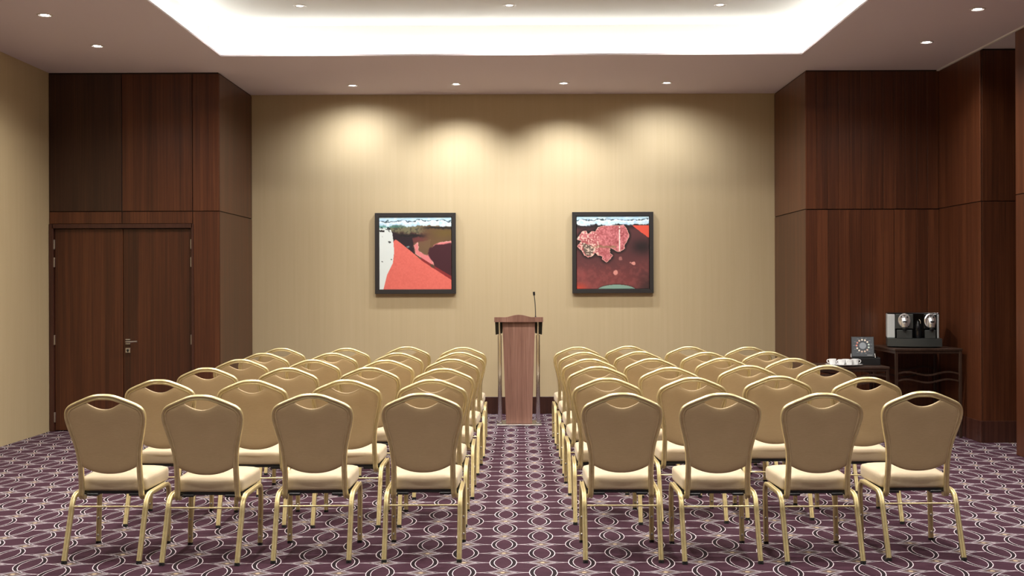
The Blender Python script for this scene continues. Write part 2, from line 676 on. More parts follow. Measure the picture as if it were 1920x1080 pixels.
struct('trim_1', box((XR - 0.02, NEAR, CEIL - 0.014), (XR + 0.004, BLK_Y - 0.005, CEIL + 0.004)), 'trim', 'thin pale bead along the right ceiling edge')


# ------------------------------------------------------------------ downlights
def make_downlight(name):
    t = thing(name, '', 'ceiling light')
    bm = bmesh.new()
    add_lathe(bm, [(0.046, 0.012), (0.046, -0.002), (0.050, -0.006), (0.060, -0.005), (0.064, 0.0), (0.064, 0.004)], 28, close=False)
    obj('trim_ring', bm, 'ring', t, 40)
    bm = bmesh.new()
    add_lathe(bm, [(0.034, 0.018), (0.046, 0.0)], 28, close=False)
    obj('reflector', bm, 'can', t, 40)
    return t


def downlight(proto, x, y, z, label, power, tilt=(0, 0), size=146, blend=1.0, colr=(1.0, 0.95, 0.885), group='recessed ceiling downlights', dim=False):
    t = copy_tree(proto)
    t.location = (x, y, z)
    tag(t, label, 'ceiling light', group)
    bm = bmesh.new()
    add_lathe(bm, [(0.001, -0.0045), (0.030, -0.003), (0.036, 0.004)], 24)
    obj('lens', bm, 'lens_dim' if dim else 'lens', t, 40)
    ld = bpy.data.lights.new('spot', 'SPOT')
    ld.energy = power
    ld.spot_size = R(size)
    ld.spot_blend = blend
    ld.shadow_soft_size = 0.035
    ld.color = colr
    lo = bpy.data.objects.new('spot', ld)
    col.objects.link(lo)
    lo.parent = t
    lo.location = (0, 0, -0.03)
    lo.rotation_euler = (R(tilt[0]), R(tilt[1]), 0)
    return t


pl = make_downlight('ceiling_downlight')
wash = [(661, 159, 'bright recessed downlight above the left side of the tan wall', WASH_W, 12, 150),
        (855, 157, 'small recessed downlight above the picture with coral red areas', ART_W, 15, 116),
        (1057, 156, 'small recessed downlight above the picture with the pink island', ART_W, 15, 116),
        (1250, 156, 'bright recessed downlight above the right side of the tan wall', WASH_W, 12, 150)]
for px, py, lab, pw, tl, dm in wash:
    Y = (CEIL - CAM_H) * F / (530 - py)
    X, _ = at(px, py, Y)
    downlight(pl, X, Y, CEIL, lab, pw, (tl, 0), dm, 1.0, colr=(0.96, 0.97, 1.0))
for px, py, lab in ((182, 86, 'recessed downlight in left ceiling strip nearer the wooden door'),
                    (84, 28, 'recessed downlight at the upper left corner of the picture'),
                    (1737, 79, 'bright recessed downlight in right ceiling strip above coffee tables'),
                    (1833, 17, 'recessed downlight at the upper right corner of the picture')):
    X, Z_ = at(px, py, 1.0)
    Y = (CEIL - CAM_H) / (Z_ - CAM_H)
    downlight(pl, X * Y, Y, CEIL, lab, SPOT_W * 0.34)
for px, py, lab in ((562, 11, 'left of three downlights in the raised cove ceiling'),
                    (955, 10, 'middle of three downlights in the raised cove ceiling'),
                    (1350, 9, 'right of three downlights in the raised cove ceiling')):
    X, Z_ = at(px, py, 1.0)
    Y = (UPPER - CAM_H) / (Z_ - CAM_H)
    downlight(pl, X * Y, Y, UPPER, lab, SPOT_W * 1.5, size=158, dim=True)
for yy in (8.3, 7.1, 5.9, 4.7, 3.5):
    for xx in (-3.9, 3.68):
        downlight(pl, xx, yy, CEIL, 'recessed downlight further along the side ceiling strips, out of frame', SPOT_W * (0.45 if yy > 6.5 else 0.38), group='downlights along the side ceiling strips')
for yy in (8.4, 6.3, 4.2):
    for xx in (-1.985, -0.096, 1.80):
        downlight(pl, xx, yy, UPPER, 'downlight further along the raised cove ceiling, out of frame', SPOT_W * (1.1 if yy > 8 else 0.95 if yy > 5 else 0.8), group='downlights further along the cove', dim=True)
for ch in list(pl.children):
    bpy.data.objects.remove(ch)
bpy.data.objects.remove(pl)


# ------------------------------------------------------------------ banquet chair
def interp(pts, n=6):
    return catmull(pts, n)


OUT = [(0, .925), (.036, .9235), (.070, .9165), (.114, .8995), (.160, .8800), (.193, .8630), (.2140, .8430), (.2245, .8160), (.2260, .7870), (.2195, .746),
       (.2070, .695), (.1935, .640), (.1840, .585), (.1800, .520), (.1800, .450), (.1825, .375)]
half = [Vector((x, 0, z)) for x, z in OUT]
full = [Vector((-p.x, 0, p.z)) for p in half[:0:-1]] + half
curve = catmull(full, 6)


def offset_curve(c, d):
    out = []
    for i, p in enumerate(c):
        a = c[max(0, i - 1)]
        b_ = c[min(len(c) - 1, i + 1)]
        t = (b_ - a).normalized()
        nrm = Vector((t.z, 0, -t.x))          # to the right of travel = inwards (left side up, over, down right)
        out.append(p + nrm * d)
    return out


def lean(z):
    q = (z - 0.34) / 0.585
    return -0.082 - 0.138 * q + 0.018 * math.sin(math.pi * q)


TUBE = [(-.0138, -.004), (-.0122, -.0088), (-.0085, -.0110), (-.0045, -.0100), (-.0014, -.0052), (.0014, -.0052), (.0045, -.0100), (.0085, -.0110), (.0122, -.0088), (.0138, -.004),
        (.0138, .004), (.0122, .0088), (.0085, .0110), (.0045, .0100), (.0014, .0052), (-.0014, .0052), (-.0045, .0100), (-.0085, .0110), (-.0122, .0088), (-.0138, .004)]
LEG = [(q * 1.1, p * 1.0) for p, q in TUBE]
TUBE = [(p * 1.1, q * 1.1) for p, q in TUBE]


def make_chair():
    t = thing('banquet_chair', '', 'chair')
    # back frame: hoop with an elbow at both ends
    mid = [Vector((p.x, lean(p.z), p.z)) for p in offset_curve(curve, 0.0150)]
    zend = mid[-1].z
    xe = mid[-1].x
    tail = catmull([(xe, lean(zend), zend), (xe + .002, -.086, .350), (xe + .005, -.066, .331), (xe + .009, -.030, .328)], 5)[1:]
    lead = [Vector((-p.x, p.y, p.z)) for p in tail[::-1]]
    bm = bmesh.new()
    add_sweep(bm, lead + mid + tail, TUBE, (0, -0.9, -0.9))
    obj('back_frame', bm, 'gold', t, 50)

    # upholstered back panel between hoop sides, with the hand hole at the top
    inn = offset_curve(curve, 0.0250)
    iw = max(p.x for p in inn)
    kmax = max(range(len(inn)), key=lambda k: inn[k].x)
    top_pts = [(p.x, p.z) for p in inn[len(inn) // 2:kmax + 1]]
    side_pts = [(p.x, p.z) for p in inn[kmax:]]

    def lookup(pts, x):
        best = None
        for (xa, za), (xb, zb) in zip(pts, pts[1:]):
            if (xa - x) * (xb - x) <= 0 and abs(xb - xa) > 1e-9:
                q = (x - xa) / (xb - xa)
                z = za + (zb - za) * q
                return z
        return pts[-1][1] if abs(pts[-1][0] - x) < abs(pts[0][0] - x) else pts[0][1]

    nx, ny = 40, 20
    bm = bmesh.new()
    fr, bk = [], []
    xs = [iw * math.sin(math.pi / 2 * (2 * i / nx - 1)) for i in range(nx + 1)]
    for x in xs:
        ax = abs(x)
        zt = lookup(top_pts, ax) if ax < iw - 1e-6 else inn[kmax].z
        dip = 0.838 + 0.036 * (ax / 0.088) ** 2 - 0.004 * (ax / 0.088) ** 4
        if ax < 0.094:
            zt = min(zt, dip)
        zb = 0.470 + 0.046 * (ax / 0.16) ** 2.2
        zsd = lookup(side_pts, ax) if ax < iw - 1e-6 else inn[kmax].z
        if ax > 0.1615:
            zb = max(min(zb, zt), zsd)
        zb = min(zb, zt)
        cf, cb = [], []
        for j in range(ny + 1):
            tt = 0.5 - 0.5 * math.cos(math.pi * j / ny)
            z = zb + (zt - zb) * tt
            sx_ = x / iw
            e = (1 - abs(sx_) ** 6) * (1 - abs(2 * tt - 1) ** 8)
            th = 0.004 + 0.010 * math.sqrt(max(e, 0)) + 0.004 * (1 - sx_ * sx_)
            y = lean(z)
            cf.append(bm.verts.new((x, y + th * 1.25, z)))
            cb.append(bm.verts.new((x, y - th, z)))
        fr.append(cf)
        bk.append(cb)
    for i in range(nx):
        for j in range(ny):
            bm.faces.new((fr[i][j], fr[i][j + 1], fr[i + 1][j + 1], fr[i + 1][j]))
            bm.faces.new((bk[i][j], bk[i + 1][j], bk[i + 1][j + 1], bk[i][j + 1]))
        for j in (0, ny):
            bm.faces.new((fr[i][j], fr[i + 1][j], bk[i + 1][j], bk[i][j]))
    for i in (0, nx):
        for j in range(ny):
            bm.faces.new((fr[i][j], bk[i][j], bk[i][j + 1], fr[i][j + 1]))
    bmesh.ops.remove_doubles(bm, verts=bm.verts[:], dist=0.0004)
    obj('backrest', bm, 'back_fabric', t, 60)

    # seat cushion
    hx_, hy_, hz_ = 0.195, 0.186, 0.042

    def puff(p, u):
        e = max(0, 1 - u.x ** 4) * max(0, 1 - u.y ** 4)
        if u.z > 0:
            p.z += 0.016 * e * u.z + 0.004 * (p.y / hy_)
            p.z -= 0.010 * math.exp(-((p.x) / 0.10) ** 2) * max(0, -u.y) ** 3 * 0.6
        wid = 1 + 0.03 * (p.y / hy_)
        p.x *= wid
        return p
    bm = rounded_box((hx_, hy_, hz_), 0.023, puff, 9)
    bmesh.ops.translate(bm, verts=bm.verts[:], vec=(0, 0.130, 0.404))
    obj('seat', bm, 'seat_fabric', t, 70)
    bm = box((-0.178, -0.045, 0.347), (0.178, 0.295, 0.366), 0.003, 1)
    for sx_ in (-1, 1):
        add_box(bm, (sx_ * 0.12 - 0.032, -0.062, 0.338), (sx_ * 0.12 + 0.032, -0.02, 0.352), 0.003, 1)
        add_box(bm, (sx_ * 0.183 - 0.02, -0.02, 0.338), (sx_ * 0.183 + 0.02, 0.24, 0.352), 0.003, 1)
    obj('seat_base', bm, 'black', t)

    # legs and rails
    for sx_ in (-1, 1):
        X = sx_ * 0.206
        rear = catmull([(X, -0.242, 0.012), (X, -0.196, 0.125), (X, -0.150, 0.240), (X, -0.128, 0.297), (X, -0.104, 0.332), (X, -0.066, 0.350), (X, -0.02, 0.354)], 6)
        front = catmull([(X, 0.262, 0.012), (X, 0.270, 0.125), (X, 0.279, 0.240), (X, 0.281, 0.297), (X, 0.268, 0.335), (X, 0.236, 0.354), (X, 0.19, 0.357)], 6)
        for pth, isf in ((rear, False), (front, True)):
            bm = bmesh.new()
            add_sweep(bm, pth, LEG, (sx_, 0, 0))
            lg = obj('leg', bm, 'gold', t, 50)
            bm = bmesh.new()
            p0 = Vector(pth[0])
            d = (Vector(pth[1]) - p0).normalized()
            add_sweep(bm, [p0 - Vector((0, 0, 0.012)), p0, p0 + d * 0.002], [(p_ * 1.04, q_ * 1.04) for p_, q_ in LEG], (sx_, 0, 0))
            obj('foot_cap', bm, 'rubber', lg, 40)
            if isf:
                for bz in (0.050, 0.150):
                    yy = 0.2635 + (bz - 0.012) * 0.07 - 0.012
                    bm = bmesh.new()
                    add_lathe(bm, [(0.0075, 0.004), (0.0075, -0.002), (0.004, -0.005), (0.0005, -0.0055)], 12, (X, yy, bz), 'Y')
                    obj('bolt', bm, 'steel', lg, 50)
        bm = bmesh.new()
        add_sweep(bm, [(X, -0.021, 0.354), (X, 0.08, 0.3555), (X, 0.191, 0.357)], LEG, (sx_, 0, 0))
        obj('side_rail', bm, 'gold', t, 50)
    bm = bmesh.new()
    add_sweep(bm, [(-0.2, -0.133, 0.292), (0, -0.133, 0.292), (0.2, -0.133, 0.292)], circ(0.0048, 10), (0, 0, 1))
    obj('stretcher', bm, 'gold', t, 50)
    return t


APEX = [  # photo position of the top of every chair back, column by column, nearest row first
    [(193, 738), (297, 711), (387, 688.5), (450, 673), (493, 662), (528, 654)],
    [(377, 741), (470, 713), (539, 689), (586, 675), (621, 662), (649, 654.6)],
    [(582, 737), (648, 713), (691, 688), (724, 677), (745, 662), (762, 649)],
    [(790, 735.5), (809, 712), (830, 693), (848, 673), (861, 660), (867, 652)],
    [(1168, 736), (1140.5, 708), (1120, 686), (1105.5, 673.5), (1094, 660.5), (1082, 651)],
    [(1352, 738), (1298, 706), (1257, 690), (1222, 672.5), (1199, 658), (1177, 648)],
    [(1543, 738), (1461.5, 700.5), (1405, 683), (1357, 671), (1323.5, 661.5), (1292, 650.6)],
    [(1733, 732), (1628, 706.5), (1552, 682.6), (1487, 672.5), (1440, 659.6), (1403, 652.5)]]
ROWY = [6.58, 7.57, 8.58, 9.52, 10.40, 11.27]
ROWN = ['row nearest the camera', 'second row from the camera', 'third row from the camera', 'fourth row from the camera', 'row second closest to the lectern', 'row closest to the lectern']
COLN = ['leftmost seat, on the door side', 'second seat from the door side', 'third seat from the door side', 'aisle seat left of the lectern',
        'aisle seat right of the lectern', 'second seat right of the aisle', 'third seat right of the aisle', 'rightmost seat, on the coffee table side']
ROT = random.Random(3)
chair = make_chair()
first = True
for c in range(8):
    for r in range(6):
        px, py = APEX[c][r]
        _, zz = at(px, py, 1.0)
        ya = (0.925 - CAM_H) / (zz - CAM_H)
        Yc = 0.45 * (ya + 0.22) + 0.55 * ROWY[r]
        X, _ = at(px, py, 1.0)
        o = chair if first else copy_tree(chair)
        first = False
        o.location = (X * (Yc - 0.22), Yc, 0)
        o.rotation_euler = (0, 0, R(ROT.uniform(-1.5, 1.5)))
        tag(o, 'tan banquet chair, ' + ROWN[r] + ', ' + COLN[c], 'chair', 'gold framed banquet chairs set in rows')


# ------------------------------------------------------------------ lectern
LY = 12.62
lec = thing('lectern', 'wooden lectern with chrome columns standing before the tan wall', 'lectern', (-0.015, LY, 0))
obj('base_plate', box((-0.24, -0.20, 0), (0.24, 0.22, 0.016), 0.004, 2), 'steel', lec)
bm = bmesh.new()
add_prism(bm, [(-0.140, 0.016), (0.140, 0.016), (0.176, 1.115), (-0.176, 1.115)], -0.10, -0.075)
bmesh.ops.bevel(bm, geom=bm.edges[:], offset=0.002, segments=1, affect='EDGES')
obj('front_panel', bm, 'lectern_wood', lec)
for s_ in (-1, 1):
    bm = bmesh.new()
    add_sweep(bm, [(s_ * 0.205, -0.06, 0.016), (s_ * 0.205, -0.06, 0.45), (s_ * 0.206, -0.06, 0.965)], [(a * 1.1, b_) for a, b_ in circ(0.0205, 16)], (0, 1, 0))
    add_sweep(bm, [(s_ * 0.206, -0.06, 0.955), (s_ * 0.208, -0.06, 1.105)], circ(0.0125, 16), (0, 1, 0))
    cl = obj('chrome_column', bm, 'chrome', lec, 50)
    bm = bmesh.new()
    add_lathe(bm, [(0.028, 0.012), (0.032, 0.016), (0.032, 0.03), (0.028, 0.034)], 20, (s_ * 0.205, -0.06, 0.004))
    obj('collar', bm, 'chrome', cl, 40)
    bm = bmesh.new()
    pts = [(s_ * 0.256, 1.110), (s_ * 0.172, 1.110), (s_ * 0.176, 0.985), (s_ * 0.250, 0.968)]
    add_prism(bm, pts, -0.052, 0.26)
    bmesh.ops.bevel(bm, geom=bm.edges[:], offset=0.003, segments=1, affect='EDGES')
    obj('side_bracket', bm, 'black_gloss', lec)
bm = bmesh.new()
top = [(-0.262, 1.108), (0.262, 1.108), (0.262, 1.160)]
for k in range(25):
    q = k / 24
    x = 0.262 - 0.524 * q
    z = 1.160 + 0.026 * max(0, math.cos(min(1, abs(x) / 0.135) * math.pi / 2)) ** 1.3
    top.append((x, z))
top = [p for i, p in enumerate(top) if i == 0 or p != top[i - 1]]
add_prism(bm, top, -0.135, -0.105)
obj('crest_board', bm, 'lectern_wood', lec)
bm = bmesh.new()
n = 2
prof = [(-0.105, 1.150), (0.30, 1.055), (0.30, 1.035), (-0.105, 1.118)]
va = [bm.verts.new((-0.255, y, z)) for y, z in prof]
vb = [bm.verts.new((0.255, y, z)) for y, z in prof]
bm.faces.new(va)
bm.faces.new(vb[::-1])
for k in range(4):
    bm.faces.new((va[k], vb[k], vb[(k + 1) % 4], va[(k + 1) % 4]))
obj('reading_desk', bm, 'lectern_wood', lec)

mic = thing('gooseneck_microphone', 'thin black gooseneck microphone rising from the lectern top', 'microphone', (0.166, LY - 0.06, 1.142))
bm = bmesh.new()
add_lathe(bm, [(0.016, -0.006), (0.016, 0.006), (0.008, 0.02), (0.006, 0.03)], 16)
obj('mount', bm, 'black', mic, 40)
bm = bmesh.new()
add_sweep(bm, catmull([(0, 0, 0.02), (-0.001, 0, 0.10), (-0.006, 0.005, 0.18), (-0.014, 0.012, 0.255)], 6), circ(0.0048, 8), (0, 1, 0))
obj('gooseneck', bm, 'charcoal', mic, 50)
bm = bmesh.new()
add_sweep(bm, [(-0.0135, 0.0115, 0.250), (-0.0145, 0.0125, 0.262), (-0.016, 0.0135, 0.280), (-0.0165, 0.014, 0.288)], circ(0.0125, 12), (0, 1, 0))
obj('microphone_head', bm, 'black', mic, 60)


# ------------------------------------------------------------------ pictures
def vnoise(n, freq, seed):
    rng = np.random.RandomState(seed)
    g = rng.rand(freq + 2, freq + 2)
    c = np.linspace(0, freq, n)
    i = np.minimum(c.astype(int), freq)
    f = c - i
    f = f * f * (3 - 2 * f)
    gy0 = g[i][:, i] * (1 - f)[None, :] + g[i][:, i + 1] * f[None, :]
    gy1 = g[i + 1][:, i] * (1 - f)[None, :] + g[i + 1][:, i + 1] * f[None, :]
    return gy0 * (1 - f)[:, None] + gy1 * f[:, None]


def fbm(n, freq, seed, octv=4):
    s = 0
    a = 1.0
    tot = 0
    for k in range(octv):
        s = s + a * vnoise(n, freq * 2 ** k, seed + k)
        tot += a
        a *= 0.55
    return s / tot


def in_poly(U, D, poly):
    res = np.zeros(U.shape, bool)
    k = len(poly)
    for i in range(k):
        x0, y0 = poly[i]
        x1, y1 = poly[(i + 1) % k]
        if abs(y1 - y0) < 1e-12:
            continue
        c = ((y0 > D) != (y1 > D)) & (U < (x1 - x0) * (D - y0) / (y1 - y0) + x0)
        res ^= c
    return res


def blur(a, r):
    a = a.astype(float)
    for ax in (0, 1):
        s = np.zeros_like(a)
        for k in range(-r, r + 1):
            s += np.roll(a, k, ax)
        a = s / (2 * r + 1)
    return a


def mixc(img, mask, c):
    m = np.clip(mask, 0, 1)[..., None]
    return img * (1 - m) + np.array(c)[None, None, :] * m if not isinstance(c, np.ndarray) else img * (1 - m) + c * m


def sstep(a, b_, x):
    q = np.clip((x - a) / (b_ - a), 0, 1)
    return q * q * (3 - 2 * q)


NP = 190
_g = np.linspace(0, 1, NP)
U0, D0 = np.meshgrid(_g, _g)


def top_band(img, seed, level):
    """pale surf band with a ragged dark line"""
    n1 = fbm(NP, 9, seed)
    n2 = fbm(NP, 26, seed + 9)
    edge = level + 0.05 * (n1 - 0.5) + 0.05 * (n2 - 0.5)
    band = sstep(0.012, -0.012, D0 - edge - 0.055)
    colr = np.stack([0.62 + 0.3 * n2, 0.80 + 0.15 * n2, 0.88 + 0.1 * n1], -1)
    img = mixc(img, band, colr)
    ln = edge - 0.018 + 0.02 * (n1 - 0.5)
    line = np.exp(-((D0 - ln) / 0.007) ** 2) * (0.35 + 0.8 * (n2 > 0.42))
    img = mixc(img, line, (0.06, 0.14, 0.17))
    img = mixc(img, np.exp(-((D0 - ln - 0.018) / 0.012) ** 2) * 0.8, (0.93, 0.97, 0.98))
    img = mixc(img, np.exp(-((D0 - ln + 0.03) / 0.02) ** 2) * 0.5, (0.70, 0.86, 0.93))
    return img


def painting_a():
    n1, n2, n3 = fbm(NP, 6, 1), fbm(NP, 22, 5), fbm(NP, 48, 8, 2)
    U = U0 + 0.03 * (n2 - 0.5)
    D = D0 + 0.03 * (fbm(NP, 18, 33) - 0.5)
    img = np.zeros((NP, NP, 3)) + np.array((0.27, 0.19, 0.16))
    img = mixc(img, sstep(0.40, 0.62, U) * (0.5 + 0.5 * n1), (0.43, 0.33, 0.20))
    img = mixc(img, np.exp(-(((U - .52) / .14) ** 2 + ((D - .30) / .09) ** 2)) * .9, (0.42, 0.20, 0.21))
    img = mixc(img, in_poly(U, D, [(.47, .36), (.72, .30), (.70, .45), (.66, .55), (.60, .56), (.53, .46)]) * .8, (0.44, 0.34, 0.24))
    img = mixc(img, sstep(.62, .92, U) * sstep(.14, .22, D) * sstep(.34, .2, D) * .9, (0.40, 0.32, 0.15))
    # dark fringe under the surf
    fr = sstep(.25 + .10 * (n2 - .5), .20 + .10 * (n2 - .5), D) * sstep(.08, .14, D)
    img = mixc(img, fr * sstep(.7, .5, U), (0.45, 0.43, 0.32))
    img = mixc(img, fr * sstep(.7, .5, U) * (n3 > .58) * .6, (0.20, 0.20, 0.17))
    img = mixc(img, np.exp(-((D - .26 - .05 * (n2 - .5)) / .025) ** 2) * sstep(.72, .5, U), (0.07, 0.07, 0.08))
    img = mixc(img, np.exp(-((D - .145 - .03 * (n2 - .5)) / .016) ** 2) * sstep(.55, .75, U), (0.08, 0.08, 0.08))
    img = mixc(img, in_poly(U, D, [(.17, .19), (.30, .27), (.46, .28), (.48, .52), (.36, .42), (.26, .33), (.2, .32)]), (0.15, 0.10, 0.13))
    pink = in_poly(U, D, [(.48, .38), (.53, .35), (.54, .45), (.62, .52), (.67, .53), (.69, .46), (.76, .385), (.84, .345), (1.01, .33),
                          (1.01, .40), (.88, .40), (.76, .44), (.70, .52), (.76, .66), (.79, .72), (.70, .68), (.60, .58), (.50, .50)])
    img = mixc(img, blur(pink, 1), (0.86, 0.50, 0.50))
    img = mixc(img, pink * (blur(pink, 2) < .72) * (n3 > .42) * .85, (0.94, 0.76, 0.72))
    img = mixc(img, blur(in_poly(U, D, [(.67, .50), (.70, .43), (.78, .385), (.9, .375), (1.02, .35), (1.02, .87), (.77, .71), (.755, .63), (.68, .54)]), 1), (0.25, 0.105, 0.14))
    img = mixc(img, in_poly(U0, D0, [(.58, .56), (.80, .70), (1.02, .83), (1.02, .90), (.76, .73), (.58, .60)]), (0.52, 0.16, 0.17))
    coral = in_poly(U0 + .004 * (n3 - .5), D0 + .004 * (n3 - .5),
                    [(.04, 1.02), (.10, .80), (.18, .64), (.205, .50), (.19, .34), (.225, .305), (.30, .36), (.45, .48), (.60, .61), (.76, .715), (1.02, .885), (1.02, 1.02)])
    img = mixc(img, coral, (0.86, 0.42, 0.37))
    img = img + (coral * (n3 - .5) * .05)[..., None]
    wht = in_poly(U0, D0, [(-.02, .10), (.14, .13), (.18, .22), (.195, .34), (.206, .48), (.185, .64), (.105, .80), (.05, 1.02), (-.02, 1.02)])
    img = mixc(img, wht, (0.86, 0.89, 0.87))
    img = mixc(img, wht * (n3 > .56) * (D0 < .205) * (D0 > .10), (0.06, 0.07, 0.07))
    for cx, cy, r in ((.145, .345, .02), (.16, .585, .014), (.04, .61, .012), (.05, .27, .008), (.39, .41, .025)):
        img = mixc(img, sstep(r, r * .6, np.hypot(U - cx, (D - cy) * 1.3)) * .8, (0.12, 0.13, 0.13))
    img = mixc(img, np.exp(-(((U - .395) / .02) ** 2 + ((D - .405) / .012) ** 2)), (0.55, 0.66, 0.66))
    img = mixc(img, blur(in_poly(U, D, [(.70, .65), (.75, .65), (.78, .71), (.73, .70)]), 1), (0.32, 0.24, 0.18))
    teal = np.exp(-((D0 - .125) / .02) ** 2) * sstep(.55, .1, U0) * .8
    img = mixc(img, teal, (0.25, 0.55, 0.52))
    return np.clip(top_band(img, 61, .065), 0, 1)


def painting_b():
    n1, n2, n3 = fbm(NP, 5, 101), fbm(NP, 24, 105), fbm(NP, 60, 108, 2)
    U = U0 + 0.025 * (n2 - 0.5)
    D = D0 + 0.025 * (fbm(NP, 20, 133) - 0.5)
    img = np.zeros((NP, NP, 3)) + np.array((0.34, 0.19, 0.195))
    img = mixc(img, n1 * sstep(.45, .9, D) * .9, (0.52, 0.24, 0.23))
    img = mixc(img, sstep(.45, .05, U) * sstep(.62, .85, D) * np.clip((n1 - .3) * 2, 0, 1) * .7, (0.62, 0.30, 0.29))
    img = mixc(img, np.clip((n2 - .45) * 5, 0, 1) * sstep(.55, .8, D) * .5, (0.55, 0.30, 0.28))
    img = mixc(img, np.exp(-(((U - .9) / .14) ** 2 + ((D - .42) / .10) ** 2)) * .8, (0.09, 0.075, 0.08))
    img = mixc(img, sstep(.75, 1.0, U) * sstep(.7, 1.0, D) * .7, (0.14, 0.11, 0.11))
    img = mixc(img, sstep(.20, .12, D) * .9, (0.10, 0.085, 0.09))
    P = [(200, 350), (240, 300), (280, 295), (300, 330), (340, 298), (380, 300), (400, 260), (440, 250), (520, 232), (600, 238), (680, 228), (720, 290), (742, 350),
         (720, 400), (690, 440), (692, 480), (640, 522), (600, 515), (560, 492), (540, 480), (530, 530), (562, 555), (545, 592), (490, 633), (450, 600), (455, 570),
         (400, 555), (372, 520), (350, 560), (300, 582), (262, 560), (230, 505), (182, 460), (202, 430), (228, 400), (182, 382)]
    P = [((x - 178) / 772, (y - 140) / 775) for x, y in P]
    blob = in_poly(U, D, P)
    halo = blur(blob, 7)
    img = mixc(img, np.clip(halo * 2.2, 0, 1), (0.055, 0.045, 0.05))
    soft = blur(blob, 2)
    img = mixc(img, blob, (0.72, 0.40, 0.41))
    img = img + (blob * (n3 - .5) * .30 + blob * (n2 - .5) * .25)[..., None]
    img = mixc(img, blob * (soft < .80) * .9, (0.90, 0.68, 0.62))
    ol = in_poly(U, D, [(.07, .37), (.22, .40), (.24, .46), (.20, .54), (.14, .55), (.09, .47)])
    img = mixc(img, blob * ol * .85, (0.33, 0.31, 0.26))
    img = mixc(img, blob * np.exp(-((D - .42 - .02 * (n2 - .5)) / .014) ** 2) * (U > .2) * (U < .55) * .8, (0.52, 0.45, 0.30))
    img = mixc(img, blob * (n3 > .6) * (U < .3) * .8, (0.92, 0.82, 0.74))
    img = mixc(img, (np.abs(U0 - .594) < .007) * (D0 > .14) * (D0 < .48) * (n3 > .30), (0.95, 0.86, 0.82))
    img = mixc(img, in_poly(U, D0, [(.77, .125), (1.02, .125), (1.02, .315), (.92, .24), (.82, .165)]), (0.86, 0.33, 0.25))
    for cx, cy, r, a in ((.535, .775, .042, .95), (.785, .65, .030, .95), (.605, .585, .03, .5), (.745, .64, .012, .9), (.33, .34, .018, .5)):
        img = mixc(img, sstep(r, r * .7, np.hypot(U - cx, D - cy)) * a, (0.85, 0.58, 0.53))
    img = mixc(img, sstep(.22, .0, U) * sstep(.88, 1.0, D), (0.75, 0.27, 0.20))
    arc = sstep(0.004, -0.004, ((U0 - .55) / .27) ** 2 + ((D0 - 1.03) / .085) ** 2 - 1.0)
    img = mixc(img, blur(arc, 3), (0.06, 0.05, 0.05))
    img = mixc(img, arc, (0.50, 0.62, 0.56))
    return np.clip(top_band(img, 161, .06), 0, 1)


def colour_grid(name, img, x0, x1, z0, z1, y, mat, parent):
    n = img.shape[0]
    xs = np.linspace(x0, x1, n)
    zs_ = np.linspace(z1, z0, n)
    X, Z = np.meshgrid(xs, zs_)
    verts = np.stack([X, np.full_like(X, y), Z], -1).reshape(-1, 3)
    idx = np.arange(n * n).reshape(n, n)
    q = np.stack([idx[:-1, :-1], idx[1:, :-1], idx[1:, 1:], idx[:-1, 1:]], -1).reshape(-1, 4)
    me = bpy.data.meshes.new(name)
    me.from_pydata(verts.tolist(), [], q.tolist())
    a = me.color_attributes.new('paint', 'FLOAT_COLOR', 'POINT')
    lin = np.where(img <= 0.04045, img / 12.92, ((img + 0.055) / 1.055) ** 2.4).reshape(-1, 3)
    a.data.foreach_set('color', np.concatenate([lin, np.ones((n * n, 1))], 1).astype(np.float32).ravel())
    me.materials.append(M[mat])
    o = bpy.data.objects.new(name, me)
    col.objects.link(o)
    o.parent = parent
    return o


def picture(px0, py0, px1, py1, img, label):
    X0, Z1 = at(px0, py0, BACK - 0.05)
    X1, Z0 = at(px1, py1, BACK - 0.05)
    cx, cz = (X0 + X1) / 2, (Z0 + Z1) / 2
    h = ((X1 - X0) + (Z1 - Z0)) / 4
    t = thing('framed_picture', label, 'picture', (cx, BACK, cz), 0, 'pair of square abstract pictures')
    fw = 0.046
    for k in range(4):                              # four mitred frame sides
        bm = bmesh.new()
        a = [(-h, -h), (h, -h), (h - fw, -h + fw), (-h + fw, -h + fw)]
        add_prism(bm, a, -0.052, -0.004)
        bmesh.ops.bevel(bm, geom=bm.edges[:], offset=0.0015, segments=1, affect='EDGES')
        bmesh.ops.rotate(bm, verts=bm.verts[:], matrix=Matrix.Rotation(k * math.pi / 2, 3, 'Y'))
        obj('frame_side', bm, 'frame_black', t)
    obj('backing_board', box((-h + 0.01, -0.024, -h + 0.01), (h - 0.01, -0.006, h - 0.01)), 'black', t)
    ih = h - fw - 0.006
    cv = obj('canvas', box((-ih, -0.043, -ih), (ih, -0.020, ih)), 'frame_black', t)
    colour_grid('printed_image', img, -ih, ih, -ih, ih, -0.0438, 'paint', cv)
    return t


picture(703, 399, 854.5, 551, painting_a(), 'black framed abstract picture with coral red and white areas')
picture(1073.5, 397, 1225, 550, painting_b(), 'black framed abstract picture with pink island on maroon')


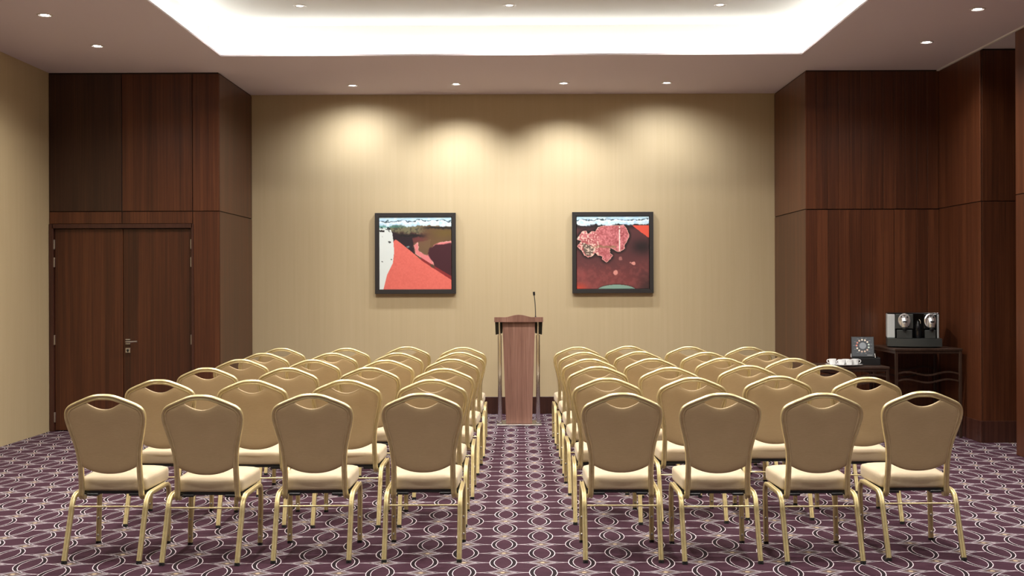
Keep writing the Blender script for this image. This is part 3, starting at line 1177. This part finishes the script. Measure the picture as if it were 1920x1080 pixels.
# ------------------------------------------------------------------ coffee tables
def wavy_table(name, label, x0, x1, y0, y1, h, waves, wz):
    t = thing(name, label, 'table', ((x0 + x1) / 2, (y0 + y1) / 2, 0), 0, 'dark nesting console tables')
    hw, hd = (x1 - x0) / 2, (y1 - y0) / 2
    obj('table_top', box((-hw, -hd, h - 0.022), (hw, hd, h), 0.003, 1), 'table_wood', t)
    bm = bmesh.new()
    lw = 0.028
    for a in (-1, 1):
        for b_ in (-1, 1):
            cx, cy = a * (hw - lw / 2 - 0.004), b_ * (hd - lw / 2 - 0.004)
            bm = box((cx - lw / 2, cy - lw / 2, 0), (cx + lw / 2, cy + lw / 2, h - 0.022), 0.003, 1)
            obj('leg', bm, 'table_wood', t)
    for b_ in (-1, 1):
        bm = box((-hw + lw, b_ * (hd - 0.018) - 0.009, h - 0.05), (hw - lw, b_ * (hd - 0.018) + 0.009, h - 0.022), 0.002, 1)
        obj('apron', bm, 'table_wood', t)
    for z in wz:
        for b_ in (-1, 1):
            path = []
            for k in range(41):
                q = k / 40
                path.append((-hw + lw + 0.0 + (2 * hw - 2 * lw) * q, b_ * (hd - 0.018), z + 0.016 * math.sin(2 * math.pi * (waves * q + 0.02))))
            bm = bmesh.new()
            add_sweep(bm, path, [(-0.008, -0.008), (0.008, -0.008), (0.008, 0.008), (-0.008, 0.008)], (0, 1, 0))
            obj('wavy_rail', bm, 'table_wood', t)
    for a in (-1, 1):
        bm = box((a * (hw - 0.018) - 0.009, -hd + lw, h - 0.05), (a * (hw - 0.018) + 0.009, hd - lw, h - 0.022), 0.002, 1)
        obj('apron', bm, 'table_wood', t)
    return t


TY = 11.36
tall = wavy_table('console_table', 'taller dark console table with wavy rails carrying the coffee machine', 3.655, 4.315, TY, 12.09, 0.872, 1.5, (0.628, 0.556))
small = wavy_table('console_table', 'lower dark console table carrying white cups and capsule box', 2.875, 3.615, TY + 0.03, 11.97, 0.695, 1.5, (0.60, 0.53))

# coffee machine
mz = 0.872
cm = thing('coffee_machine', 'black twin head coffee machine with silver side panels on console table', 'coffee machine', (3.962, 11.74, mz), R(-15))
cm.scale = (0.90, 0.90, 1.06)
bm = bmesh.new()
poly = []
for k in range(25):
    q = k / 24
    poly.append((-0.285 + 0.57 * q, -0.235 - 0.05 * math.sin(math.pi * q)))
poly += [(0.285, 0.20), (-0.285, 0.20)]
a_ = [bm.verts.new((x, y, 0.012)) for x, y in poly]
b2 = [bm.verts.new((x, y, 0.085)) for x, y in poly]
bm.faces.new(a_[::-1])
bm.faces.new(b2)
for k in range(len(poly)):
    bm.faces.new((a_[k], a_[(k + 1) % len(poly)], b2[(k + 1) % len(poly)], b2[k]))
obj('base', bm, 'charcoal', cm, 30)
for x in (-0.22, 0.22):
    for y in (-0.18, 0.15):
        bm = bmesh.new()
        add_lathe(bm, [(0.018, 0.0), (0.018, 0.014)], 12, (x, y, 0))
        obj('rubber_foot', bm, 'rubber', cm)
TOP = 0.325
obj('rear_housing', box((-0.20, 0.0, 0.085), (0.235, 0.19, TOP - 0.01), 0.008, 2), 'black', cm)
obj('side_panel', box((-0.285, -0.17, 0.087), (-0.203, 0.19, TOP - 0.012), 0.006, 2), 'silver', cm)
obj('side_panel', box((0.236, -0.17, 0.087), (0.257, 0.19, TOP - 0.012), 0.004, 2), 'silver', cm)
obj('top_cover', box((-0.285, -0.175, TOP - 0.012), (0.257, 0.19, TOP), 0.004, 2), 'black_gloss', cm)


def brew_unit(x, width, mat, yaw):
    u = obj('brew_unit', box((x - width / 2, -0.19, 0.175), (x + width / 2, 0.0, TOP - 0.012), 0.005, 2), mat, cm)
    # round chrome head with hooded spout
    bm = bmesh.new()
    add_lathe(bm, [(0.066, 0.0), (0.067, -0.010), (0.060, -0.018), (0.03, -0.022), (0.001, -0.022)], 32, (0, 0, 0), 'Y')
    rot = Matrix.Rotation(yaw, 3, 'Z')
    bmesh.ops.rotate(bm, verts=bm.verts[:], matrix=rot)
    bmesh.ops.translate(bm, verts=bm.verts[:], vec=(x, -0.186, 0.252))
    obj('chrome_head', bm, 'chrome_soft', u, 40)
    bm = bmesh.new()
    path = [(0, -0.012, 0.018), (0, -0.034, 0.004), (0, -0.048, -0.024), (0, -0.050, -0.060)]
    add_sweep(bm, catmull(path, 4), [(a * 1.0, b_ * 0.75) for a, b_ in circ(0.034, 16)], (0, -1, 0.4))
    bmesh.ops.rotate(bm, verts=bm.verts[:], matrix=rot)
    bmesh.ops.translate(bm, verts=bm.verts[:], vec=(x, -0.186, 0.252))
    obj('spout_hood', bm, 'chrome_soft', u, 50)
    bm = bmesh.new()
    add_lathe(bm, [(0.024, -0.062), (0.026, -0.078), (0.012, -0.092), (0.010, -0.1)], 16, (0, -0.050, 0))
    bmesh.ops.rotate(bm, verts=bm.verts[:], matrix=rot)
    bmesh.ops.translate(bm, verts=bm.verts[:], vec=(x, -0.186, 0.252))
    obj('spout', bm, 'black', u, 40)
    bm = box((-0.022, -0.078, -0.012), (0.022, -0.068, -0.002))
    bmesh.ops.rotate(bm, verts=bm.verts[:], matrix=rot)
    bmesh.ops.translate(bm, verts=bm.verts[:], vec=(x, -0.186, 0.252))
    obj('slot', bm, 'black', u)
    for k in (-1, 0, 1):
        bm = bmesh.new()
        add_lathe(bm, [(0.0075, 0.002), (0.0075, -0.004)], 12, (k * 0.030, -0.020, 0.044 - abs(k) * 0.010), 'Y')
        bmesh.ops.rotate(bm, verts=bm.verts[:], matrix=rot)
        bmesh.ops.translate(bm, verts=bm.verts[:], vec=(x, -0.186, 0.252))
        obj('button', bm, 'black', u, 40)
    obj('drip_tray', box((x - width / 2 + 0.012, -0.225, 0.086), (x + width / 2 - 0.012, -0.04, 0.165), 0.004, 2), 'charcoal', cm)
    return u


M['chrome_soft'] = simple('satin_chrome', (0.82, 0.82, 0.83), 0.22, 0.85)
u1 = brew_unit(-0.105, 0.185, 'charcoal', R(0))
u2 = brew_unit(0.165, 0.135, 'black_gloss', R(14))


def text_mesh(name, s, size, mat, parent, loc, rot):
    c = bpy.data.curves.new(name, 'FONT')
    c.body = s
    c.size = size
    c.align_x = 'CENTER'
    c.extrude = 0.0004
    tmp = bpy.data.objects.new(name, c)
    col.objects.link(tmp)
    dg = bpy.context.evaluated_depsgraph_get()
    me = bpy.data.meshes.new_from_object(tmp.evaluated_get(dg))
    bpy.data.objects.remove(tmp)
    o = bpy.data.objects.new(name, me)
    me.materials.clear()
    me.materials.append(M[mat])
    col.objects.link(o)
    o.parent = parent
    o.location = loc
    o.rotation_euler = rot
    return o


text_mesh('lettering', 'NESPRESSO', 0.011, 'print_white', u1, (-0.105, -0.1912, 0.300), (R(90), 0, 0))
text_mesh('lettering', 'NESPRESSO', 0.008, 'print_white', u2, (0.155, -0.1912, 0.300), (R(90), 0, 0))
# milk frother jug between the two heads
bm = bmesh.new()
add_lathe(bm, [(0.036, 0.086), (0.040, 0.10), (0.040, 0.175), (0.034, 0.21), (0.020, 0.232), (0.016, 0.25), (0.001, 0.252)], 24, (0.04, -0.14, 0))
obj('water_flask', bm, 'black_gloss', cm, 50)
bm = bmesh.new()
add_sweep(bm, catmull([(0.04, -0.15, 0.250), (0.048, -0.175, 0.262), (0.062, -0.19, 0.248), (0.064, -0.192, 0.225)], 5), circ(0.005, 10), (1, 0, 0))
obj('steam_pipe', bm, 'chrome', cm, 50)

# capsule presentation box
bz = 0.695
cb = thing('capsule_box', 'open black coffee capsule box with ring of dots in lid', 'box', (3.478, 11.735, bz), R(-12))
bw, bd, bh = 0.135, 0.115, 0.072
bm = box((-bw, -bd, 0), (bw, bd, 0.006))
for lo, hi in (((-bw, -bd, 0), (bw, -bd + 0.008, bh)), ((-bw, bd - 0.008, 0), (bw, bd, bh)), ((-bw, -bd, 0), (-bw + 0.008, bd, bh)), ((bw - 0.008, -bd, 0), (bw, bd, bh))):
    add_box(bm, lo, hi, 0.002, 1)
obj('box_body', bm, 'black', cb)
obj('inner_tray', box((-bw + 0.008, -bd + 0.008, 0.006), (bw - 0.008, bd - 0.008, 0.052), 0.002, 1), 'charcoal', cb)
lidm = bpy.data.objects
bm = box((-0.112, -0.006, 0.0), (0.112, 0.010, 0.215), 0.003, 1)
lid = obj('lid', bm, 'black', cb)
lid.location = (-0.02, bd - 0.06, bh - 0.004)
lid.rotation_euler = (R(-18), 0, 0)
M['slate'] = simple('slate_print', (0.045, 0.052, 0.062), 0.5)
obj('printed_panel', box((-0.104, -0.0072, 0.010), (0.104, -0.0055, 0.207)), 'slate', lid)
M['disc_grey'] = simple('grey_disc_print', (0.25, 0.28, 0.31), 0.5)
bm = bmesh.new()
add_lathe(bm, [(0.034, -0.0068), (0.034, -0.0082)], 28, (0, 0, 0.118), 'Y')
obj('centre_disc', bm, 'disc_grey', lid)
DC = {'dot_cream': (0.78, 0.70, 0.58), 'dot_red': (0.62, 0.22, 0.17), 'dot_green': (0.55, 0.66, 0.58), 'dot_brown': (0.60, 0.45, 0.36)}
for k, v in DC.items():
    M[k] = simple(k, v, 0.4)
seq = ['dot_cream', 'dot_cream', 'dot_cream', 'dot_green', 'dot_green', 'dot_brown', 'dot_brown', 'dot_brown', 'dot_cream', 'dot_cream', 'dot_red', 'dot_red', 'dot_brown']
for k, mname in enumerate(seq):
    a = math.radians(95 - k * 360 / len(seq))
    bm = bmesh.new()
    add_lathe(bm, [(0.0095, -0.0068), (0.0095, -0.0084)], 12, (0.060 * math.cos(a), 0, 0.118 + 0.062 * math.sin(a)), 'Y')
    obj('dot', bm, mname, lid)
    x, z = 0.084 * math.cos(a), 0.118 + 0.084 * math.sin(a)
    if abs(x) < 0.095:
        obj('caption_line', box((x - 0.010, -0.0078, z - 0.0014), (x + 0.010, -0.0068, z + 0.0014)), 'disc_grey', lid)
text_mesh('lettering', 'NESPRESSO', 0.010, 'print_white', lid, (0.066, -0.0075, 0.016), (R(90), 0, 0))
for s_ in (-1, 1):
    bm = bmesh.new()
    add_sweep(bm, [(s_ * 0.118 - 0.02, 0.02, 0.066), (s_ * 0.116 - 0.02, 0.055, 0.105)], circ(0.003, 8), (1, 0, 0))
    obj('lid_stay', bm, 'steel', cb)

# tray and cups
tray = thing('serving_plate', 'oval white plate holding the coffee cups on the lower table', 'plate', (3.195, 11.500, bz))
bm = bmesh.new()
add_lathe(bm, [(0.10, 0.0), (0.12, 0.003), (0.185, 0.016), (0.192, 0.019), (0.187, 0.0205), (0.12, 0.0075), (0.001, 0.0065)], 40)
bmesh.ops.scale(bm, verts=bm.verts[:], vec=(0.97, 0.60, 1.0))
obj('dish', bm, 'china', tray, 50)


def make_cup():
    t = thing('espresso_cup', '', 'cup')
    bm = bmesh.new()
    add_lathe(bm, [(0.020, 0.0), (0.023, 0.002), (0.030, 0.012), (0.0345, 0.035), (0.036, 0.058), (0.0345, 0.0585), (0.0330, 0.036), (0.028, 0.013), (0.001, 0.006)], 24)
    obj('bowl', bm, 'china', t, 50)
    bm = bmesh.new()
    path = [(0.033, 0, 0.048), (0.046, 0, 0.050), (0.054, 0, 0.040), (0.050, 0, 0.026), (0.034, 0, 0.018)]
    add_sweep(bm, catmull(path, 5), circ(0.0038, 8), (0, 1, 0))
    obj('handle', bm, 'china', t, 60)
    return t


cup = make_cup()
spots = [(-0.112, 0.035, 160, 'white espresso cup at the left end of the oval plate'),
         (-0.030, -0.012, 200, 'second white espresso cup from the left on the plate'),
         (0.032, 0.050, 120, 'white espresso cup at the rear of the oval plate'),
         (0.048, -0.028, 230, 'white espresso cup at the front middle of the plate'),
         (0.122, 0.008, -10, 'white espresso cup at the right end, its handle pointing right')]
for k, (dx, dy, rz, lab) in enumerate(spots):
    o = cup if k == 0 else copy_tree(cup)
    o.location = (3.195 + dx * 0.92, 11.500 + dy * 0.9, bz + 0.0075 + (0.004 if abs(dx) > 0.1 else 0))
    o.rotation_euler = (0, 0, R(rz))
    tag(o, lab, 'cup', 'white espresso cups on the plate')
